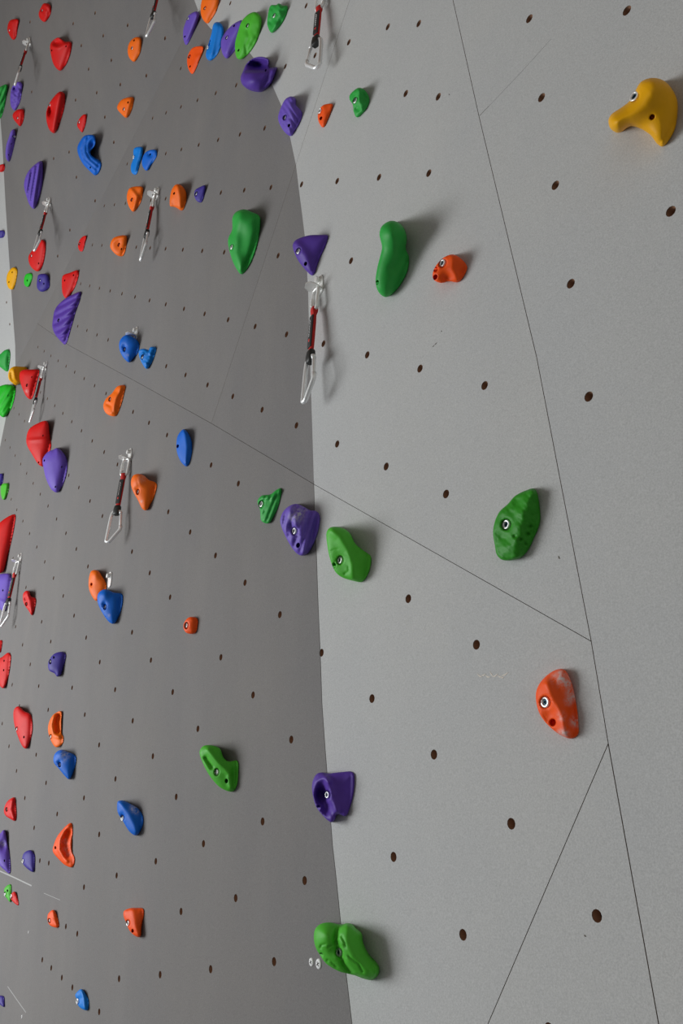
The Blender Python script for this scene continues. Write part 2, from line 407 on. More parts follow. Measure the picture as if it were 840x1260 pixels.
def smooth_outline(pts, n):
    p = np.asarray(pts, float); k = len(p); out = []
    for i in range(k):
        p0, p1, p2, p3 = p[i - 1], p[i], p[(i + 1) % k], p[(i + 2) % k]
        t0, t1, t2, t3 = np.cumsum([0] + [max(1e-3, np.linalg.norm(b - a)) ** 0.5 for a, b in ((p0, p1), (p1, p2), (p2, p3))])
        for t in np.linspace(t1, t2, 10, endpoint=False):
            A1 = (t1 - t) / (t1 - t0) * p0 + (t - t0) / (t1 - t0) * p1; A2 = (t2 - t) / (t2 - t1) * p1 + (t - t1) / (t2 - t1) * p2
            A3 = (t3 - t) / (t3 - t2) * p2 + (t - t2) / (t3 - t2) * p3
            B1 = (t2 - t) / (t2 - t0) * A1 + (t - t0) / (t2 - t0) * A2; B2 = (t3 - t) / (t3 - t1) * A2 + (t - t1) / (t3 - t1) * A3
            out.append((t2 - t) / (t2 - t1) * B1 + (t - t1) / (t2 - t1) * B2)
    out = np.array(out); d = np.r_[0, np.cumsum(np.hypot(*(np.roll(out, -1, 0) - out).T))]
    s = np.linspace(0, d[-1], n, endpoint=False); cl = np.vstack([out, out[:1]])
    return np.stack([np.interp(s, d, cl[:, 0]), np.interp(s, d, cl[:, 1])], 1)
def wob(P, s, seed):
    r = np.random.RandomState(seed); v = np.zeros(len(P))
    for k in range(7):
        a = r.rand() * 6.28; f = s * (0.6 + 1.2 * r.rand()); v += np.sin(P[:, 0] * f * math.cos(a) + P[:, 1] * f * math.sin(a) + r.rand() * 6.28)
    return v / 4.0

def make_hold(label, colour, outline, bolts=(), holes=(), feats=(), dome=0.42, edge=0.85, height=None, beta=0.75, chalk=(), group=None, bscale=1.0):
    """outline: the shape's silhouette; it stands on the wall plane, its depth from its own size"""
    pts = np.array([tuple(map(float, s.split(','))) for s in outline.split()])
    pl = plane_of(pts.mean(0))
    per = np.hypot(*(np.roll(pts, -1, 0) - pts).T).sum()
    n = int(np.clip(per / 1.55, 40, 170)); rim = smooth_outline(pts, n)
    c = rim.mean(0); base_c = pl.at([c])[0]
    dep = float(np.linalg.norm(base_c - CAM)); ppm = F / dep
    # picture direction of 'out of the wall', and of the same line of sight along the wall
    eo = topx([base_c + pl.out * 0.05])[0] - c; em = np.linalg.norm(eo) / 0.05; e = eo / np.linalg.norm(eo)
    r0 = ray(np.array([c]))[0]; ip = r0 - pl.n * (r0 @ pl.n); ip /= np.linalg.norm(ip)
    wm = np.linalg.norm(topx([base_c + ip * 0.05])[0] - c) / 0.05; rn = abs(r0 @ pl.n)
    a = (rim - c) @ e; amin, amax = a.min(), a.max(); E = amax - amin
    perp = (rim - c) @ np.array([-e[1], e[0]]); L = (perp.max() - perp.min()) / ppm
    Hh = height if height is not None else float(np.clip((E - beta * L * wm) / em, 0.20 * L, 0.62 * L))
    Hh = min(Hh, 0.92 * E / em)
    tau = lambda P: np.clip(((P - c) @ e - amin) / E, 0, 1)
    hs = lambda P: Hh * np.clip((tau(P) - 0.10) / 0.90, 0, 1) ** 0.9 + 0.0015
    # inside points
    sp = per / n * 1.02; x0, y0 = rim.min(0); x1, y1 = rim.max(0); ins = []
    for j, y in enumerate(np.arange(y0, y1, sp * 0.87)):
        for x in np.arange(x0 + (j % 2) * sp / 2, x1, sp): ins.append((x, y))
    ins = np.array(ins); ins = ins[in_poly(ins, rim)]
    pits = [(np.array(b, float), 0.0098, 0.006) for b in bolts] + [(np.array(b, float), 0.0056, 0.012) for b in holes]
    rings = []
    for pc, pr, _ in pits:
        rp = pr * ppm; ins = ins[np.hypot(*(ins - pc).T) > rp * 1.75]
        for q_, m_ in ((0, 1), (0.55, 8), (0.86, 12), (1.0, 14), (1.12, 14), (1.5, 14)):
            for k in range(m_):
                an = 2 * math.pi * (k + 0.5 * (q_ > 1.05)) / m_
                off = np.array([math.cos(an), math.sin(an)]) * rp * q_
                # a round mouth lies parallel to the wall, so it foreshortens as the wall does
                sq = max(0.5, rn ** 0.5); off = off - e * (off @ e) * (1 - sq)
                rings.append(pc + off)
    if rings: ins = np.vstack([ins, np.array(rings)]) if len(ins) else np.array(rings)
    d, _ = seg_dist(ins, rim, True); k = in_poly(ins, rim) & (d > 0.30 * sp); ins = ins[k]
    V = [Vector(p) for p in rim] + [Vector(p) for p in ins]
    rv, re, rf, ov, _, _ = delaunay_2d_cdt(V, [(i, (i + 1) % n) for i in range(n)], [], 0, 1e-6)
    P = np.array([tuple(v) for v in rv]); T = np.array([f for f in rf]); T = T[in_poly(P[T].mean(1), rim)]
    a_, b_, c_ = P[T[:, 0]], P[T[:, 1]], P[T[:, 2]]
    cr = (b_[:, 0] - a_[:, 0]) * (c_[:, 1] - a_[:, 1]) - (b_[:, 1] - a_[:, 1]) * (c_[:, 0] - a_[:, 0])
    T[cr > 0] = T[cr > 0][:, ::-1]                       # picture y points down
    d, _ = seg_dist(P, rim, True); dm = d.max()
    # rise towards the viewer, along each line of sight (metres)
    def relief(P, d):
        z = dome * (dm / ppm) * np.sqrt(np.clip(1 - (1 - np.clip(d / (dm * edge), 0, 1)) ** 2, 0, 1))
        msk = np.clip(d / max(2.2, 0.12 * dm), 0, 1); q = np.zeros(len(P))
        for ft in feats:
            if ft[0] == 'g': q += 1.3 * ft[5] * np.exp(-(((P[:, 0] - ft[1]) / ft[3]) ** 2 + ((P[:, 1] - ft[2]) / ft[4]) ** 2))
            elif ft[0] == 'r': q += 1.35 * ft[3] * np.exp(-(seg_dist(P, ft[1])[0] / ft[2]) ** 2)
            elif ft[0] == 's':
                dd, sd = seg_dist(P, ft[1]); q += ft[3] / (1 + np.exp(np.clip(-dd * sd / ft[2], -40, 40)))
            elif ft[0] == 'w':
                an = math.radians(ft[1]); u = P[:, 0] * math.cos(an) + P[:, 1] * math.sin(an)
                q += 2.0 * ft[3] * (np.abs(np.sin(math.pi * u / ft[2] + 0.5 * wob(P, 0.12, 3))) - 0.5)
            elif ft[0] == 'n': q += 1.4 * ft[2] * wob(P, 6.28 / ft[1], 11)
        return z + q * L * msk
    z = relief(P, d)
    hsurf = hs(P) + z * rn
    hfl = hsurf.copy()
    floors = []
    for pc, pr, dp in pits:
        dc = P - pc; al = dc @ e; sq = max(0.5, rn ** 0.5); dc = dc - e * al[:, None] + e * (al / sq)[:, None]
        rr = np.hypot(*dc.T) / (pr * ppm)
        pd, _ = seg_dist(pc[None], rim, True)
        h0 = float(hs(pc[None])[0] + relief(pc[None], pd)[0] * rn); floors.append(h0 - dp * 0.7)
        inn = rr < 0.93
        hfl[inn] = np.minimum(hfl[inn], h0 - dp)
    h = np.maximum(hfl, 0.0008)
    front = pl.at(P, h)
    # far side: from the silhouette back to the wall
    isr = d < 1e-4
    order = [int(np.argmin(np.hypot(*(P - q_).T))) for q_ in rim]
    rim3 = front[order]; hr = h[order]; foot = rim3 - pl.out * hr[:, None]; cast = pl.at(P[order])
    # the far side stays behind the outline the hold shows
    lam = np.full(n, 0.97); ctr = rim.mean(0)
    for lv in (0.88, 0.75, 0.6, 0.45, 0.28):
        bp_ = topx(foot * (1 - lv) + cast * lv); md, _ = seg_dist(bp_, rim, True); lam[in_poly(bp_, rim) & (md > 0.25)] = lv
    for _ in range(3): lam = np.maximum(lam, (np.roll(lam, 1) + np.roll(lam, -1)) / 2)
    lam = lam[:, None]; base = foot * (1 - lam) + cast * lam
    verts = list(front); rows = [order]; ns = 5
    for s in range(1, ns + 1):
        t = s / ns; o_ = len(verts); bulge = 0.18 * math.sin(math.pi * t)
        verts += list(rim3 * (1 - t) + base * t + (cast - foot) * (np.minimum(0.28, 1 - lam) * bulge)); rows.append(list(range(o_, o_ + n)))
    faces = [tuple(t) for t in T]
    for s in range(ns):
        r0_, r1_ = rows[s], rows[s + 1]
        for i in range(n):
            j = (i + 1) % n; faces.append((r0_[i], r0_[j], r1_[j], r1_[i]))
    # the outline may run either way round the picture: face the skirt outwards
    sa = sum(rim[i][0] * rim[(i + 1) % n][1] - rim[(i + 1) % n][0] * rim[i][1] for i in range(n))
    if sa < 0: faces = faces[:len(T)] + [tuple(reversed(f)) for f in faces[len(T):]]
    org = base.mean(0); verts = np.array(verts) - org
    me = mesh_of('climbing_hold', verts, faces, True, [HM[colour]])
    at = me.attributes.new('chalk', 'FLOAT', 'POINT'); cv = np.zeros(len(verts))
    for (x, y, r_, amt) in chalk: cv[:len(P)] = np.maximum(cv[:len(P)], amt * np.exp(-((P[:, 0] - x) ** 2 + (P[:, 1] - y) ** 2) / r_ ** 2))
    at.data.foreach_set('value', cv)
    ob = link('climbing_hold', me, None, None, org)
    names = {'orange': 'orange', 'tangerine': 'orange', 'red': 'red', 'blue': 'blue', 'sky': 'blue', 'green': 'green', 'leaf': 'green',
             'moss': 'green', 'lime': 'green', 'purple': 'purple', 'violet': 'purple', 'indigo': 'purple', 'yellow': 'yellow'}
    tag(ob, label, 'climbing hold', group or (names[colour] + ' climbing holds on the wall'))
    for b, fh in zip(bolts, floors):
        Pb = pl.at([b], max(0.001, fh))[0]
        bo = link('bolt', BOLT, None, ob); m = frame_matrix(pl, Pb); m.translation -= Vector(org); bo.matrix_local = m @ Matrix.Scale(bscale, 4)
        so = link('socket', SOCKET, None, bo)
    return ob

H = make_hold
# --- right-hand, light-painted face
H('big yellow hook-shaped hold with a drooping lip, alone on the light wall', 'yellow',
  '748.3,148 752,140.7 764,132.4 774.5,124 781.7,111 787.6,101.4 794.8,97.3 804.3,95.8 816,99 825.7,108.6 832.3,121.7 833.5,133.6 830.5,157.4 823.3,171.7 815,180.4 809,177.6 799.5,165.7 787.6,158 775.7,155 769.8,157.4 763.8,162 757.9,162.7 750.7,158',
  [(780.5, 119)], [(802, 144)], [('r', [(758, 150), (775, 142), (792, 126), (804, 108)], 13, 0.08), ('g', 806, 168, 12, 14, 0.05)], dome=0.6, edge=1.0, height=0.055)
H('knobbly leaf-shaped dark green hold beside the slanted panel seam', 'moss',
  '606.4,655 608.8,641 614.8,629 624,620.7 633.8,610 648,603 656.4,601 660,605 663.6,622 664,643 657.6,660 648,679 637.4,687.4 618,689 611,682.6 608.8,672',
  [(623, 645.5)], [], [('n', 22, 0.012), ('n', 8, 0.004), ('r', [(655, 605), (640, 640), (632, 672), (634, 686)], 9, 0.05), ('g', 620, 662, 12, 14, -0.03), ('g', 649, 657, 2.2, 2.2, -0.04), ('g', 640, 664, 2, 2, -0.04), ('g', 633, 660, 2, 2, -0.03), ('g', 652, 648, 2.4, 2, -0.03), ('g', 646, 669, 2, 2.4, -0.03)], dome=0.4, edge=0.9)
H('orange wedge hold dusted with chalk, beside the slanted seam', 'orange',
  '659,855 663,842 673.8,830 685.7,823.6 694,824 702.4,838.6 708,862 711.4,888.6 710.7,904 702.4,908.8 690.5,905 673.8,892 663,876.7',
  [(671, 864)], [(680, 889)], [('r', [(672, 842), (680, 862), (692, 882), (695, 904)], 7, 0.07), ('g', 676, 880, 10, 16, -0.05), ('g', 704, 880, 8, 30, -0.06)], dome=0.38, edge=0.8,
  chalk=[(689, 834, 8, 1.3), (697, 840, 7, 1.3), (704, 853, 7, 1.3), (700, 862, 5, .9), (708, 888, 6, 1.2), (692, 903, 6, 1.2), (690, 882, 5, .8)])
H('smooth green sausage-shaped hold with a thick rounded top', 'green',
  '466.7,287.6 469.8,278 480.5,271.7 491,274.5 498,284 500,295 499,306.7 503,316 500.7,335 487.6,356.7 474.5,365.5 466,360 462,348 463.8,330.5 468.6,311 469.8,304',
  [], [(463.9, 347.6)], [('g', 483, 290, 14, 16, 0.08), ('r', [(500, 306), (492, 322), (484, 330)], 5, -0.03)], dome=0.75, edge=1.0, height=0.075)
H('small flat orange hold with two finger dimples under the green sausage', 'orange',
  '533,333 540,322 547,316 556.7,313 566,317.4 574.5,328 573,335 564,347 552,346 542,348 533,343.6',
  [(544.5, 324)], [(536, 331.5), (535.5, 341)], [('r', [(557, 316), (556, 330), (564, 346)], 5, 0.05), ('g', 549, 342, 7, 6, -0.10), ('g', 569, 333, 5, 10, -0.03)], dome=0.38, edge=0.7)
H('long wedge-shaped purple hold with a flat top above a quickdraw', 'violet',
  '360,302.5 362,297 366,294 380,289.5 392,289 403,289.5 402.5,296 392.5,320 384.5,339 377.5,334 365,317.5',
  [(367.3, 309)], [(376, 324.5)], [('r', [(363, 300), (375, 315), (382, 335)], 7, 0.06)], dome=0.42, edge=0.8)
H('small lumpy green hold beside a small orange one on the light wall', 'green',
  '430,117.5 434,112.5 441,108 447.5,110 454,120 454,126 449,136 439,144.5 435,137.5 434,129 430,122.5',
  [(437.3, 123.5)], [], [('r', [(441, 110), (442, 122), (446, 136)], 4, 0.10), ('g', 448, 119, 4, 5, -0.06), ('g', 440, 134, 4, 5, -0.06), ('n', 9, 0.02)], dome=0.4)
H('small pointed orange hold on the light wall', 'orange',
  '393.4,134 398,129 409,128 408.5,132.4 404,145 397.5,157 393.4,153 390.7,143',
  [(393.8, 136.5)], [(394.8, 145.5)], [('r', [(397, 130), (399, 142), (398, 156)], 4, 0.06)], dome=0.4)
H('grooved purple hold straddling the curved paint edge', 'purple',
  '342,145 346,131 351.5,121.5 358.5,118.5 363,121 364,129 371.7,138.6 368.6,151 362,162 358,167.5 351.5,164 344.6,154',
  [(350.5, 144.5)], [(355.5, 154.4)], [('w', -30, 5.5, 0.02), ('r', [(357, 120), (358, 136), (357, 164)], 6, 0.05)], dome=0.5)
H('large purple jug with a deep scooped pocket and curled lip', 'violet',
  '299,87.5 303.6,78 313,71 324,70 330.7,73.6 330,83 336,83 341,83 339,90.6 334.5,101 328,109 322,113 313,112.6 303.6,109 297.4,103 296,95',
  [], [(327, 86.6)], [('s', [(294, 91), (300, 88.5), (312, 86.6), (327, 86), (333, 83)], 0.7, 0.42), ('g', 317.5, 79.5, 11, 6, -0.48), ('g', 309, 100, 12, 10, 0.14), ('r', [(331, 88), (328, 98), (322, 111)], 2.5, -0.05)], dome=0.5, edge=1.0, height=0.055)
H('green hold with a ragged top on the light wall near the long seam', 'green',
  '333,6.7 340,6 342.5,4 348,6.7 353,7 353,15 348,26.7 340,36.7 334,40.5 329,31.7 329,21.7',
  [(337.7, 19)], [], [('r', [(342, 6), (344, 18), (335, 39)], 4, 0.09), ('n', 10, 0.03), ('g', 333, 28, 4, 8, -0.04)], dome=0.38)
H('long green capsule hold with a crack line leaning over a purple one', 'leaf',
  '289,55 293,38 298,25 308,16 315,15 321,21.7 321,33 315,51.7 305,66.7 296.7,73 291.7,71.7',
  [(304.8, 31.3)], [(293.4, 61.8)], [('r', [(304, 36), (306, 45), (302, 55), (303, 66)], 1.6, -0.02), ('n', 14, 0.008)], dome=0.62, edge=1.0)
H('purple hold tucked behind the long green capsule hold', 'purple',
  '271.7,51.7 275,43 283,33 293,26 298,25 297,45 290,60 279,72 274,66.7',
  [(279.3, 46)], [(288, 31.7)], [('r', [(278, 64), (285, 45), (296, 28)], 5, 0.05)], dome=0.5)
H('blue hold with a long vertical slot on the curved paint edge', 'sky',
  '263,29 267.5,27 271.7,29 274.7,35 274,46.7 270,61.7 265,70 259,74.5 255,73 253,68 256,55 260,41.7',
  [(255.8, 58.5)], [], [('r', [(259.5, 42), (258.5, 50), (256.5, 57)], 1.8, -0.16), ('r', [(266, 32), (263, 50), (260, 66)], 3, 0.05)], dome=0.6, edge=1.0)
H('bright orange egg-like hold cut by the paint edge at the wall top', 'tangerine',
  '250,-4 258,-9 267,-7 269,0 266.7,12 259,25 255,29 249,23 246.7,13', [(252.2, 9.8)], [], [], dome=0.55)
H('purple hold shaped like a leaf above a ridged orange hold', 'purple',
  '233,18 242.5,14 244.7,17 243,27 238,40 229,55.5 226,50 225.3,38 228,28', [(231.6, 22.5)], [(227.3, 45)], [('r', [(231, 48), (237, 30), (242, 18)], 4, 0.05)], dome=0.45)
H('small orange hold with a curved ridge below the purple leaf-shaped hold', 'orange',
  '231.7,66.7 236.7,59 243,57 250,57.5 249,65 245,75 236.7,91 232.5,86.7 230,75',
  [(233.2, 69.5)], [(233.8, 81.7)], [('s', [(249, 66), (240, 68), (234, 80), (235, 95)], 1.0, -0.06)], dome=0.42)
# --- along the paint edge, lower
H('striped purple hold with chalk on its top, on the paint edge', 'purple',
  '344.6,640 348,630 355,623 364.4,620 373.7,623.6 381.4,628 388.4,628.7 393,633.7 392.3,649 387.6,664.7 380,679.4 372,683.7 366,681.7 358,672.4 349,655.4 345.5,646',
  [(362.3, 653.5)], [(366.8, 671)], [('w', 14, 9.5, 0.03), ('g', 358.5, 648.5, 3.5, 4.5, -0.06), ('r', [(357, 628), (366, 645), (375, 665), (374, 680)], 6, 0.06), ('g', 384, 650, 9, 20, -0.04)], dome=0.42, edge=0.85,
  chalk=[(366, 633, 8, 0.9), (360, 637, 5, .7), (374, 627, 4, .6)])
H('green hold with a leaning ridge and a carved loop below the horizontal seam', 'leaf',
  '401.6,655.4 404.7,650 411,648 421.7,650 429.4,655.4 437,669 446.5,677 455.7,684 456.5,691 452.6,706.5 445,716 435.6,715 420,710 412.4,703.4 406,688 402.3,669',
  [(418.5, 689.3)], [(410.8, 696)], [('r', [(408, 652), (418, 660), (428, 676), (434, 695), (434, 712)], 7, 0.08), ('r', [(423, 680), (428, 692), (429, 703), (424, 706)], 1.2, -0.02), ('r', [(406, 679), (410, 676.5), (415, 676)], 0.9, -0.016), ('r', [(410, 697), (411, 692), (415, 688)], 1.0, -0.016), ('g', 416, 690, 8, 12, -0.03)], dome=0.42, edge=0.85)
H('purple jug with a hollow face and a broad flat side blade', 'violet',
  '383.7,966.7 386,957.5 390,952 396.7,950.4 402.5,952 410,951 421.7,949.8 431.7,949.3 435,951.7 436,960 434.6,976.7 431,991.7 426.7,1002.5 424,1004.3 420,1003 414,1001.7 411.7,1008 408,1011.8 404,1010 396.7,1003 389,993 385.4,981.7',
  [(402.7, 978)], [(391.8, 994)], [('g', 395.5, 978, 6.5, 10, -0.38), ('g', 402, 993, 7, 9, -0.2), ('r', [(402, 958), (405.5, 970), (408, 985), (414, 998)], 4, 0.07), ('r', [(386, 975), (390, 962), (398, 957), (404, 962)], 3.5, 0.05), ('g', 424, 975, 10, 26, -0.05)], dome=0.40, edge=0.8, height=0.035, beta=0.7, bscale=0.8)
H('big green two-lobed hold with carved wavy lines on the paint edge', 'leaf',
  '386,1152 388,1142.6 394,1137 403.6,1135 413,1136.7 419,1138.5 426,1136 432,1137 438,1142.6 444.6,1148.6 446.4,1159 452.4,1172.4 462,1183 466.4,1190 465,1199.8 457,1205.7 446.4,1204 437,1200.4 427.4,1198 419,1196 409.5,1191.4 401,1185.5 394,1176 388,1165',
  [(417, 1172)], [(395, 1175.5)], [('s', [(434.5, 1200), (425, 1186.7), (418, 1167.6), (414.3, 1156), (415.5, 1144), (419, 1130)], 1.0, 0.11), ('r', [(419, 1138), (414.5, 1146), (413, 1156), (416.5, 1168), (423, 1186), (432, 1197)], 3.0, -0.07), ('r', [(427, 1143), (428, 1158), (436, 1176), (452, 1194)], 9, 0.05), ('g', 401, 1152, 10, 12, 0.05), ('r', [(420, 1152), (424, 1160), (426, 1172), (431, 1179), (441, 1186), (446, 1196)], 1.1, -0.022), ('r', [(394, 1167), (395, 1163), (400, 1162)], 1.0, -0.02), ('r', [(404, 1165), (409, 1163), (413, 1159)], 1.0, -0.02), ('r', [(402, 1186), (402.5, 1181), (407, 1183), (414, 1190)], 1.0, -0.02), ('g', 411, 1170, 6, 6, -0.03)], dome=0.5, edge=0.9)
H('small spiky green hold beside the striped purple hold', 'green',
  '316.7,616.7 321.7,610 333,608 340,602.7 345.7,600.7 344,616.7 338,633 330,644 321.7,641 320,628',
  [(321.8, 620.3)], [], [('w', 20, 6, 0.03), ('r', [(322, 612), (334, 612), (344, 603)], 3, 0.06)], dome=0.35)
H('tall green hold like a hooded pod on the dark wall', 'green',
  '286,267.5 290,261 300,257.5 310,261 319,266 320,277.5 316,302.5 307.5,325 297,337.5 289,327.5 284,315 280.5,300 281,292.5 285.5,282.5',
  [(285.3, 304)], [], [('r', [(316, 266), (316, 285), (309, 312), (298, 335)], 3.0, -0.03), ('g', 300, 272, 12, 14, 0.06), ('r', [(294, 262), (290, 285), (289, 310), (296, 332)], 6, 0.05)], dome=0.55, edge=0.95)
H('green hold with a hooked upper lip and a side slot, alone on the dark wall', 'leaf',
  '245.5,925 250,918 260,917 270,921 275,932.5 281,937 291.7,936 293,952.5 291,967.5 286,974 272.5,970 260,957.5 250,940',
  [(266.7, 950)], [(278.6, 961)], [('r', [(253, 933), (257, 939), (261, 945)], 2.2, -0.07), ('r', [(256, 923), (268, 938), (282, 952), (284, 968)], 3.5, 0.05), ('g', 288, 950, 4, 16, -0.04)], dome=0.42)
H('tiny orange hold with a large bolt, alone on the dark wall', 'orange',
  '226,767.5 232.5,759.5 242.5,761 243,770 240,779 230,779 226,774', [(229.5, 769.8)], [], [('r', [(236, 761), (236, 779)], 4, 0.05)], dome=0.42)
H('narrow blue pod-shaped hold just below the horizontal seam', 'blue',
  '217,550 218.7,536 226,528 231,532.5 236,545 235,562.5 230,574 224,570 218.7,560', [], [(218.6, 549)], [('r', [(227, 530), (229, 550), (228, 572)], 3.5, 0.05)], dome=0.6, edge=1.0)
H('orange hold with a rounded bulging top beside a quickdraw', 'tangerine',
  '164,585 170.4,583 176.6,585 183,590.4 191,593.5 193,596.6 191,607 186,619 179.7,628 175.6,626.5 169.4,615 163,603 161,593.5',
  [(169.8, 605.3)], [], [('g', 168.6, 603, 2.6, 3.2, -0.07), ('g', 170, 592, 7, 8, 0.05), ('r', [(168, 589), (170, 597), (175, 603)], 1.2, -0.015), ('g', 188, 600, 5, 10, -0.04)], dome=0.5, chalk=[(174.5, 588.5, 5, .45), (174, 617, 1.5, 1)])
# --- middle of the dark face
H('blue hold with a deep pocket, a steel hanger behind it', 'blue',
  '147.5,419 155,412 164,415 171,422.5 169.5,434 162.5,442.5 159,446 152.5,441 147,430', [(153.4, 430)], [], [('g', 152.6, 427.5, 2.2, 3.5, -0.10)], dome=0.5, chalk=[(157, 437, 1.3, 1)])
H('small jagged blue hold touching a rounder blue hold', 'sky',
  '171,431 177.5,429 182.5,431 185,427 192,427.5 191,435 186,447.5 180.5,454 175,447.5 171,437.5', [(175.4, 439)], [], [('n', 6, 0.04), ('r', [(188, 429), (183, 440), (180, 452)], 3, 0.06)], dome=0.4)
H('craggy orange hold below the horizontal seam, with carved folds', 'tangerine',
  '145,475 154,474.5 152.5,485 147.5,502.5 142,512 131,509 127,500 130,491 137.5,484', [(135.4, 491.3)], [], [('r', [(148, 477), (142, 490), (138, 508)], 3, 0.08), ('r', [(132, 497), (137, 500), (139, 508)], 1.6, -0.04), ('g', 143, 482, 3, 3, -0.05)], dome=0.42)
H('orange hold partly covered by a blue hold below it', 'tangerine',
  '112.5,702.5 120,702 126,710 130.5,717.5 130,727 119,739.5 112.5,732.5 109,720', [], [(112.6, 719)], [('g', 112.3, 719, 1.6, 3, -0.06), ('g', 117, 708, 5, 6, .05)], dome=0.5)
H('blue hold with a bulging head overlapping an orange one', 'blue',
  '121,730 129,725 140,729 150,731 151,740 147.5,755 140,767.5 135,766 125,752.5 120,740', [(129.4, 747)], [], [('g', 128.4, 744.5, 2.2, 3.4, -0.08), ('g', 128, 732, 6, 6, 0.05), ('g', 146, 738, 4, 9, -0.04)], dome=0.48, chalk=[(134, 757, 1.4, .8)])
H('small indigo hold with a beak-like lower tip, between red and blue holds', 'indigo',
  '61,811 67.5,804 77.5,802 81,805 79,817.5 74,831 70,832.5 67.5,829 60.5,825 59,817.5', [(62.2, 814.2)], [(66.3, 808.8)], [], dome=0.5)
H('orange crescent hold with a hollow inner side, above a blue hold', 'tangerine',
  '61,887 66,879 75,875 76.2,879 75.5,886 75.5,896 75.5,902 78,907 77,915 69,919.5 62.5,911 59,897', [(62.6, 906.3)], [], [('r', [(72.5, 881), (70.5, 889), (71.5, 899)], 3.2, -0.17), ('r', [(66, 881), (63, 893), (66, 904), (72, 907)], 2.4, 0.06)], dome=0.4)
H('blue hold dusted with chalk just below the orange crescent hold', 'blue',
  '67.5,927.5 75,922.5 82.5,925 93,930 92.5,942.5 85,959 81,956 72.5,946 66,937.5', [(73.6, 941)], [], [('g', 72.9, 938.8, 2, 3, -0.07), ('g', 74, 928, 5, 5, .04), ('g', 90, 938, 3.5, 8, -.03)], dome=0.48, chalk=[(80, 928, 5, .8), (80, 934, 4, .4)])
H('blue hold with chalked top edge, alone on the dark wall', 'blue',
  '144,992.5 145,986 151,985 160,989 170,995 176,1005 175,1017.5 167.5,1028 160,1024 151,1010 145,1000', [(151, 1006.5)], [], [('g', 150, 1004.5, 2.2, 3.4, -0.08), ('r', [(148, 989), (158, 1002), (168, 1022)], 5, 0.05)], dome=0.48, chalk=[(164, 995, 4, 1), (168, 999, 3, .8)])
H('orange boat-shaped jug with chalk streaks in its hollow', 'orange',
  '87.5,1012.5 89.5,1022.5 88.5,1034 88.5,1047 92,1057.5 89,1067 81,1065 72.5,1057.5 65,1047.5 66,1040 72.5,1026', [], [(68.2, 1043)], [('r', [(84, 1024), (80, 1038), (83, 1052)], 4.2, -0.12), ('r', [(84, 1016), (74, 1032), (73, 1046), (82, 1060)], 2.2, 0.05)], dome=0.38, chalk=[(80, 1036, 4, .5), (81, 1044, 4, .6), (85, 1050, 4, .5)])
H('orange hold with flat top and tapering foot, low on the dark wall', 'orange',
  '152.5,1121 160,1117.5 168,1117.2 176,1118 177,1125 174,1140 172.5,1152.5 169,1153 160,1146 155,1135 152,1127.5', [(157.8, 1135.8)], [(163.2, 1145.4)], [('r', [(163, 1119), (165, 1136), (170, 1151)], 5, 0.05)], dome=0.42)
H('small orange hold with an angular face and a side bolt, low on the wall', 'orange',
  '59,1125 65.5,1119.5 69,1124 72,1141 64,1140 59.5,1136', [(61, 1133)], [], [('r', [(65, 1121), (66, 1131), (70, 1140)], 2.2, .06)], dome=0.35)
H('small folded blue hold below the small angular orange hold', 'sky',
  '92.5,1224 100,1217 106,1224 109,1231 107.5,1243 100,1241 95,1235 94,1229', [(95.8, 1232)], [], [('r', [(101, 1219), (103, 1231), (104, 1242)], 2.4, .09), ('g', 98, 1229, 3, 3, -.06)], dome=0.4)
# --- orange and blue holds of the upper dark face
H('egg-shaped orange hold on the upper dark wall', 'tangerine',
  '167.5,45.5 173,47 174,54 172,66 165,76 159,71 157,61 160,51', [(162.7, 59)], [(165, 49.6)], [], dome=0.5)
H('triangular orange hold below the egg-shaped orange one', 'tangerine',
  '150,122.5 164,120 164,127.5 160,140 155.5,145 149,140 144,132.5', [(152.7, 134)], [(157.6, 126)], [('r', [(160, 122), (157, 133), (155, 143)], 3, .05)], dome=0.42)
H('orange hold with a diagonal ridge beside a quickdraw hanger', 'tangerine',
  '160,231 175,230 176,235 172.5,250 164,260.5 159,255 156,244 157,236', [(162.2, 245.6)], [], [('r', [(161, 233), (168, 242), (165, 257)], 2.6, .07)], dome=0.42)
H('orange peanut-shaped hold beside a small purple one', 'tangerine',
  '217.5,226.5 224,229 229,237.5 229,247.5 224,259 216,255 212.5,254 209.5,254 209.5,240 212.5,231', [], [(214.2, 238)], [('r', [(218, 229), (221, 243), (222, 256)], 4, .07), ('g', 213, 250, 3, 4, -.05)], dome=0.5)
H('small dark purple hold beside the orange peanut-shaped hold', 'indigo',
  '240,234 246,230 252,228 252.5,234 247.5,249 242.5,247.5 239,241', [(241.6, 238.4)], [], [], dome=0.45)
H('fan-shaped orange hold with a shallow scoop', 'tangerine',
  '140,292.5 155,290 156,297.5 151,315 144,314 136,305 136,299', [(146.2, 301.2)], [(149.4, 306.4)], [('g', 145, 302, 5, 6, -.07), ('r', [(138, 299), (145, 293), (154, 292)], 2.4, .04)], dome=0.4)
H('blue horseshoe-shaped ring hold with grooves along its curve', 'blue',
  '99.5,172 104,167 111,165.7 115.7,166.7 117.5,173 117,178 113.5,183 111,187 112.5,191 117,194.5 123,198 124.7,202 124,207 120.5,214 117,215.8 111,211 103,203 98.6,195.7 95.7,188 95.2,181',
  [], [(111.2, 206)], [('r', [(112, 167), (104, 174), (101, 184), (104, 195), (118, 208)], 1.2, -0.025), ('r', [(108, 169), (106, 178), (106, 187), (111, 196), (121, 204)], 1.2, -0.025), ('g', 114, 179, 5, 7, -.12)], dome=0.7, edge=1.0)
